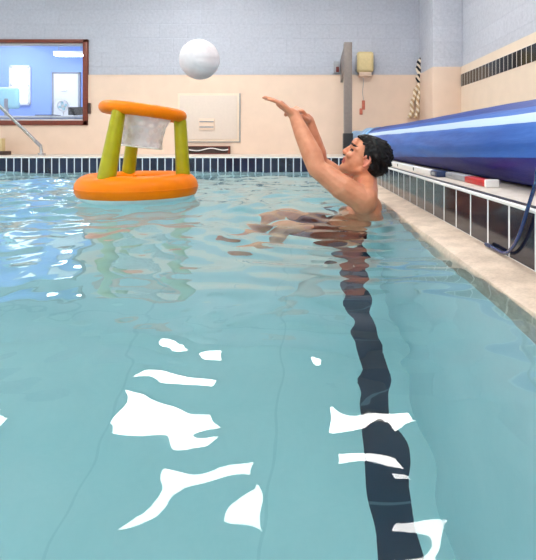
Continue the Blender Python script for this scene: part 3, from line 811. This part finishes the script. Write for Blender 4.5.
for i in range(12):
    for k in range(nn):
        f = b.faces.new((rings[i][k], rings[i][(k + 1) % nn], rings[i + 1][(k + 1) % nn], rings[i + 1][k]))
        for lp, (uu, vv) in zip(f.loops, ((k, i), (k + 1, i), (k + 1, i + 1), (k, i + 1))): lp[uvl].uv = (uu / nn, vv / 12)
net = obj('net', b, M['net'], toy, angle=180); net['label'] = 'translucent white net under the rim'
b = new()
for i, rr in ((12, 0.130),): add_tube(b, [v for v in [TT + tilt @ Vector((rr * math.cos(2 * PI * k / nn), rr * math.sin(2 * PI * k / nn), -0.21)) for k in range(nn)]], 0.004, 6, closed=True)
obj('net_hem', b, M['white_vinyl'], net)
b = new(); c = TC + Vector((RB * math.cos(R(-75)), RB * math.sin(R(-75)), ZB + rb)); add_cyl(b, c, c + Vector((0, 0, 0.008)), 0.012, 14); obj('valve', b, M['orange'], toy)

# ------------------------------------------------------------------ white ball in the air
BC = at(199.5, 59.5, 2.78)
b = new(); g = bmesh.ops.create_cube(b, size=2.0); bmesh.ops.subdivide_edges(b, edges=b.edges[:], cuts=17, use_grid_fill=True)
rot = Matrix.Rotation(0.5, 3, 'X') @ Matrix.Rotation(0.7, 3, 'Z') @ Matrix.Rotation(0.3, 3, 'Y')
for v in b.verts:
    c = v.co.copy(); ax = max(range(3), key=lambda i: abs(c[i])); u = c[(ax + 1) % 3]; w = c[(ax + 2) % 3]
    g1 = min(abs(u - 1 / 3), abs(u + 1 / 3)); g2 = min(abs(abs(u) - 1), abs(abs(w) - 1))
    dd = 0.0035 * (math.exp(-(g1 / 0.06) ** 2) + math.exp(-(g2 / 0.07) ** 2))
    e = Vector([math.tan(x * PI / 4) for x in c]).normalized()
    v.co = BC + rot @ (e * (0.116 - dd))
tag(obj('ball', b, M['ball'], angle=180), 'white ball in mid-air above and right of the hoop', 'ball')

# ------------------------------------------------------------------ the man
def limb(bm, pts, rad, n=14):
    for i in range(len(pts) - 1):
        p, q = Vector(pts[i]), Vector(pts[i + 1])
        add_tube(bm, [p, q], [rad[i], rad[i + 1]], n)
    for p, r in zip(pts, rad): add_ball(bm, p, r * 1.0, u=14, v=9)

def fuse(name, bm, voxel, smooth, mats, parent=None, fac=0.5):
    me = bpy.data.meshes.new(name + '_raw'); bm.to_mesh(me); bm.free()
    o = bpy.data.objects.new(name + '_raw', me); C.objects.link(o)
    m = o.modifiers.new('r', 'REMESH'); m.mode = 'VOXEL'; m.voxel_size = voxel
    s = o.modifiers.new('s', 'SMOOTH'); s.factor = fac; s.iterations = smooth
    dg = bpy.context.evaluated_depsgraph_get(); dg.update()
    me2 = bpy.data.meshes.new_from_object(o.evaluated_get(dg)); me2.name = name
    bpy.data.objects.remove(o); bpy.data.meshes.remove(me)
    me2.materials.clear()
    for mm in mats: me2.materials.append(mm)
    for p in me2.polygons: p.use_smooth = True
    r = bpy.data.objects.new(name, me2); C.objects.link(r)
    if parent: r.parent = parent
    return r

def hand(bm, wrist, fwd, palm_n, thumb_side, L=0.175, curls=None, spread=0.10):
    """wrist point, direction to the fingers, palm normal (out of the palm), thumb direction"""
    f = Vector(fwd).normalized(); nrm = Vector(palm_n); nrm = (nrm - f * nrm.dot(f)).normalized()
    s = f.cross(nrm); s = s if s.dot(Vector(thumb_side)) > 0 else -s
    w = Vector(wrist); k = L / 0.185
    P = lambda a, b_, c_=0: w + f * a * k + s * b_ * k + nrm * c_ * k
    limb(bm, [P(-0.02, 0), P(0.02, 0)], [0.024 * k, 0.027 * k])
    # palm: a flattened block of rods
    for off in (-0.030, -0.011, 0.010, 0.029):
        limb(bm, [P(0.012, off * 0.55), P(0.092, off)], [0.0155 * k, 0.0125 * k], 10)
    lens = [(0.029, 0.040, 0.024, 0.019), (0.010, 0.045, 0.028, 0.021), (-0.010, 0.042, 0.026, 0.020), (-0.029, 0.033, 0.020, 0.018)]
    curls = curls or [(12, 14, 10)] * 4
    for i, (off, l1, l2, l3) in enumerate(lens):
        p = P(0.092 - (0.006 if i == 3 else 0), off); sp = off * spread * 9
        ang = 0; pts = [p]
        for l, cdeg in zip((l1, l2, l3), curls[i]):
            ang += R(cdeg)
            d = (f * math.cos(ang) + nrm * math.sin(ang) + s * math.tan(sp * 0.9) * math.cos(ang)).normalized()
            pts.append(pts[-1] + d * l * k)
        limb(bm, pts, [0.0105 * k, 0.0098 * k, 0.0088 * k, 0.0075 * k], 10)
    tb = [P(0.018, 0.020, 0.006), P(0.050, 0.046, 0.014), P(0.078, 0.058, 0.020), P(0.102, 0.060, 0.022)]
    limb(bm, tb, [0.017 * k, 0.0125 * k, 0.0108 * k, 0.009 * k], 10)

def build_man():
    b = new()
    MY = 2.43
    KN = {-1: Vector((-0.06, MY - 0.13, -0.23)), 1: Vector((-0.09, MY + 0.15, -0.19))}
    # --- torso, leaning back against the pool wall, sitting in the water
    neck = Vector((0.325, MY, 0.115)); chest = Vector((0.300, MY, -0.085)); belly = Vector((0.255, MY, -0.30)); hip = Vector((0.185, MY, -0.50))
    tilt = (neck - hip).normalized(); fw = Vector((-tilt.z, 0, tilt.x)); lat = Vector((0, 1, 0))
    def ell(c, rf, rl, ru): add_ball(b, c, (rf, rl, ru), (fw, lat, tilt), 24, 14)
    ell(chest + fw * 0.0, 0.100, 0.165, 0.150); ell(chest + tilt * 0.09 + Vector((0.005, 0, 0)), 0.082, 0.165, 0.085)
    ell(chest + fw * 0.03 + lat * 0.075, 0.07, 0.08, 0.075); ell(chest + fw * 0.03 - lat * 0.075, 0.07, 0.08, 0.075)   # pectorals
    ell(belly, 0.098, 0.145, 0.16); ell(hip, 0.11, 0.165, 0.12)
    sh = {}
    for s in (-1, 1):
        top = Vector((0.325, MY + s * 0.07, 0.125))
        shp = Vector((0.292 if s < 0 else 0.30, MY + s * 0.178, 0.068 if s < 0 else 0.085)); sh[s] = shp
        limb(b, [neck + Vector((0, s * 0.02, 0.03)), top, shp + Vector((0.012, 0, 0.012))], [0.05, 0.052, 0.056])      # trapezius
        add_ball(b, shp + Vector((0.0, 0, -0.005)), (0.066, 0.06, 0.066))                                               # deltoid
        limb(b, [shp + Vector((0.02, -s * 0.04, -0.02)), chest + lat * s * 0.12 + Vector((0.03, 0, -0.02))], [0.06, 0.075])  # lat
    # --- arms
    for s, el, wr in ((-1, Vector((0.076, 2.262, 0.214)), at(294.5, 115.5, 2.34)), (1, Vector((0.094, 2.54, 0.226)), at(308.5, 120.5, 2.46))):
        S = sh[s]; m1 = S.lerp(el, 0.45)
        out = Vector((0, s * 0.012, -0.008))
        limb(b, [S, m1 + out, S.lerp(el, 0.8), el], [0.062, 0.060, 0.051, 0.046])
        limb(b, [el, el.lerp(wr, 0.25) + Vector((0.004, 0, 0)), el.lerp(wr, 0.65), wr], [0.046, 0.050, 0.040, 0.029])
        limb(b, [wr.lerp(el, 0.05) + Vector((0, 0.008, 0)), wr + (wr - el) * 0.03 + Vector((0, 0.006, 0))], [0.022, 0.023])
    # near (left) hand: stretched out towards the ball, fingers level
    wr = at(294.5, 115.5, 2.34)
    hand(b, wr, at(279, 101.5, 2.33) - wr, (-0.55, 0.15, -0.9), (0, 1, -0.25), 0.178, [(24, 8, 4), (20, 8, 4), (16, 8, 5), (14, 12, 6)])
    # far (right) hand: bent forward at the wrist
    wr = at(308.5, 120.5, 2.46)
    hand(b, wr, at(299, 109.5, 2.40) - wr, (-0.75, -0.2, -0.75), (0, -1, -0.2), 0.18, [(34, 26, 16), (38, 28, 18), (40, 30, 18), (44, 32, 20)])
    # --- legs, floating forward just under the surface
    for s, kn, an in ((-1, KN[-1], Vector((-0.15, MY - 0.08, -0.62))), (1, KN[1], Vector((-0.24, MY + 0.10, -0.55)))):
        H = hip + lat * s * 0.095
        limb(b, [H, H.lerp(kn, 0.4), H.lerp(kn, 0.8), kn], [0.098, 0.084, 0.064, 0.058])
        limb(b, [kn, kn.lerp(an, 0.3), kn.lerp(an, 0.7), an], [0.056, 0.058, 0.043, 0.035])
        ft = (an - kn).normalized(); up = Vector((ft.z, 0, -ft.x)); up = up if up.z > 0 else -up
        fd = (ft * 0.75 + up * 0.65).normalized()
        limb(b, [an - fd * 0.04 + ft * 0.03, an + ft * 0.02 + fd * 0.05, an + ft * 0.035 + fd * 0.15, an + ft * 0.04 + fd * 0.2], [0.036, 0.036, 0.032, 0.02])
    # --- head
    U = Vector((0.50, 0, 0.866)); F = Vector((-0.866, 0, 0.50)); Lt = Vector((0, -1, 0))
    yaw = Matrix.Rotation(R(-8), 3, U); F = yaw @ F; Lt = yaw @ Lt
    HC = at(365, 158.5, 2.42)
    H = lambda f, l, u: HC + F * f + Lt * l + U * u
    ax = (F, Lt, U)
    add_ball(b, H(-0.010, 0, 0.028), (0.098, 0.076, 0.088), ax, 28, 18)          # cranium
    add_ball(b, H(0.022, 0, -0.020), (0.070, 0.064, 0.088), ax, 24, 16)          # face
    add_ball(b, H(0.040, 0, -0.078), (0.046, 0.044, 0.036), ax, 20, 12)          # jaw
    add_ball(b, H(0.074, 0, -0.096), (0.020, 0.022, 0.018), ax)                  # chin
    limb(b, [H(0.066, 0, -0.104), H(-0.01, 0.050, -0.062)], [0.015, 0.018]); limb(b, [H(0.066, 0, -0.104), H(-0.01, -0.050, -0.062)], [0.015, 0.018])
    add_ball(b, H(0.078, 0, 0.045), (0.022, 0.052, 0.03), ax)                    # forehead
    for s in (-1, 1):
        limb(b, [H(0.088, 0.012 * s, 0.026), H(0.078, 0.040 * s, 0.026), H(0.056, 0.056 * s, 0.015)], [0.010, 0.010, 0.009])   # brow
        add_ball(b, H(0.070, 0.036 * s, -0.026), (0.022, 0.022, 0.018), ax)      # cheek
        add_ball(b, H(0.073, 0.031 * s, 0.006), 0.0125)                          # eyeball
        # ear: rim, lobe
        ec = H(-0.012, 0.074 * s, -0.012)
        pts = [ec + F * (0.017 * math.cos(a)) + U * (0.030 * math.sin(a)) + Lt * s * (0.006 + 0.006 * (1 - math.cos(a)) / 2) for a in [R(20 + 32 * k) for k in range(9)]]
        limb(b, pts, [0.0062] * 9, 8)
        add_ball(b, ec, (0.012, 0.006, 0.022), ax)
    limb(b, [H(0.090, 0, 0.020), H(0.099, 0, 0.002), H(0.107, 0, -0.018)], [0.009, 0.010, 0.0115])      # nose bridge
    add_ball(b, H(0.107, 0, -0.021), (0.0125, 0.0125, 0.0115), ax)
    for s in (-1, 1): add_ball(b, H(0.102, 0.012 * s, -0.025), (0.012, 0.009, 0.009), ax)
    limb(b, [H(0.078, -0.023, -0.055), H(0.091, 0, -0.050), H(0.078, 0.023, -0.055)], [0.006, 0.0085, 0.006])   # upper lip
    limb(b, [H(0.076, -0.019, -0.068), H(0.088, 0, -0.068), H(0.076, 0.019, -0.068)], [0.006, 0.0085, 0.006])   # lower lip
    limb(b, [H(-0.028, 0, -0.05), neck + Vector((0.0, 0, 0.06)), neck + Vector((-0.005, 0, -0.02))], [0.060, 0.058, 0.070])     # neck
    man = fuse('person', b, 0.0046, 3, [M['skin'], M['lip'], M['eye'], M['flush'], M['hair']])
    tag(man, 'dark haired person in the water throwing with both arms raised', 'person')
    me = man.data
    for p in me.polygons:
        d = p.center - HC
        if d.length > 0.17: continue
        f, l, u = d.dot(F), d.dot(Lt), d.dot(U)
        if f > 0.074 and abs(l) < 0.024 and (-0.062 < u < -0.048 or -0.074 < u < -0.062): p.material_index = 1
        elif f > 0.055 and 0.018 < abs(l) < 0.046 and -0.002 < u < 0.010: p.material_index = 2
        elif f > 0.055 and 0.010 < abs(l) < 0.055 and 0.025 - 0.12 * max(0, abs(l) - 0.035) < u < 0.036 - 0.2 * max(0, abs(l) - 0.035): p.material_index = 4
        elif abs(l) > 0.072 and -0.04 < f < 0.02: p.material_index = 3
    # --- hair: many short tufts lying back over the skull
    b = new(); rh = random.Random(3)
    add_ball(b, H(-0.022, 0, 0.034), (0.100, 0.081, 0.090), ax, 28, 18)
    add_ball(b, H(-0.050, 0, -0.012), (0.066, 0.071, 0.062), ax, 24, 14)
    for i in range(560):
        th = rh.uniform(-PI, PI); z = rh.uniform(-0.55, 1.0)
        dvec = Vector((math.cos(th) * math.sqrt(1 - z * z), math.sin(th) * math.sqrt(1 - z * z), z))
        if dvec.x > 0.45 and dvec.z < 0.30 + 0.25 * dvec.x: continue
        if dvec.x > -0.25 and dvec.z < -0.25: continue
        p = H(-0.012 + dvec.x * 0.100, dvec.y * 0.079, 0.030 + dvec.z * 0.090)
        flow = (-F * 0.8 + U * (0.25 - 0.9 * (1 - dvec.z)) + Lt * rh.uniform(-0.5, 0.5)).normalized()
        outd = (F * dvec.x + Lt * dvec.y + U * dvec.z)
        limb(b, [p - flow * 0.012, p + flow * 0.012 - outd * 0.001, p + flow * 0.028 + outd * rh.uniform(-0.006, 0.002)], [0.0065, 0.0065, 0.0035], 7)
    # keep the face and the ears clear
    hair = fuse('hair', b, 0.0035, 4, [M['hair']], man)
    bm2 = bmesh.new(); bm2.from_mesh(hair.data)
    kill = []
    for v in bm2.verts:
        d = v.co - HC; f, l, u = d.dot(F), d.dot(Lt), d.dot(U)
        if f > 0.046 and u < 0.058 + 0.10 * (f - 0.06): kill.append(v)
        elif f > 0.020 - 0.4 * max(0, 0.02 - u) and u < 0.050 and abs(l) < 0.2 and f > 0.030 - 0.35 * (0.05 - u): kill.append(v)
        elif f > -0.036 and u < -0.002: kill.append(v)
    bmesh.ops.delete(bm2, geom=kill, context='VERTS'); bm2.to_mesh(hair.data); bm2.free()
    # --- swim shorts
    b = new()
    add_ball(b, hip, (0.121, 0.176, 0.115), (fw, lat, tilt), 24, 14)
    for s, kn in ((-1, KN[-1]), (1, KN[1])):
        Hh = hip + lat * s * 0.095
        add_tube(b, [Hh, Hh.lerp(kn, 0.35), Hh.lerp(kn, 0.70)], [0.110, 0.104, 0.098], 20)
    fuse('swim_shorts', b, 0.006, 3, [M['shorts']], man)
    return man
build_man()
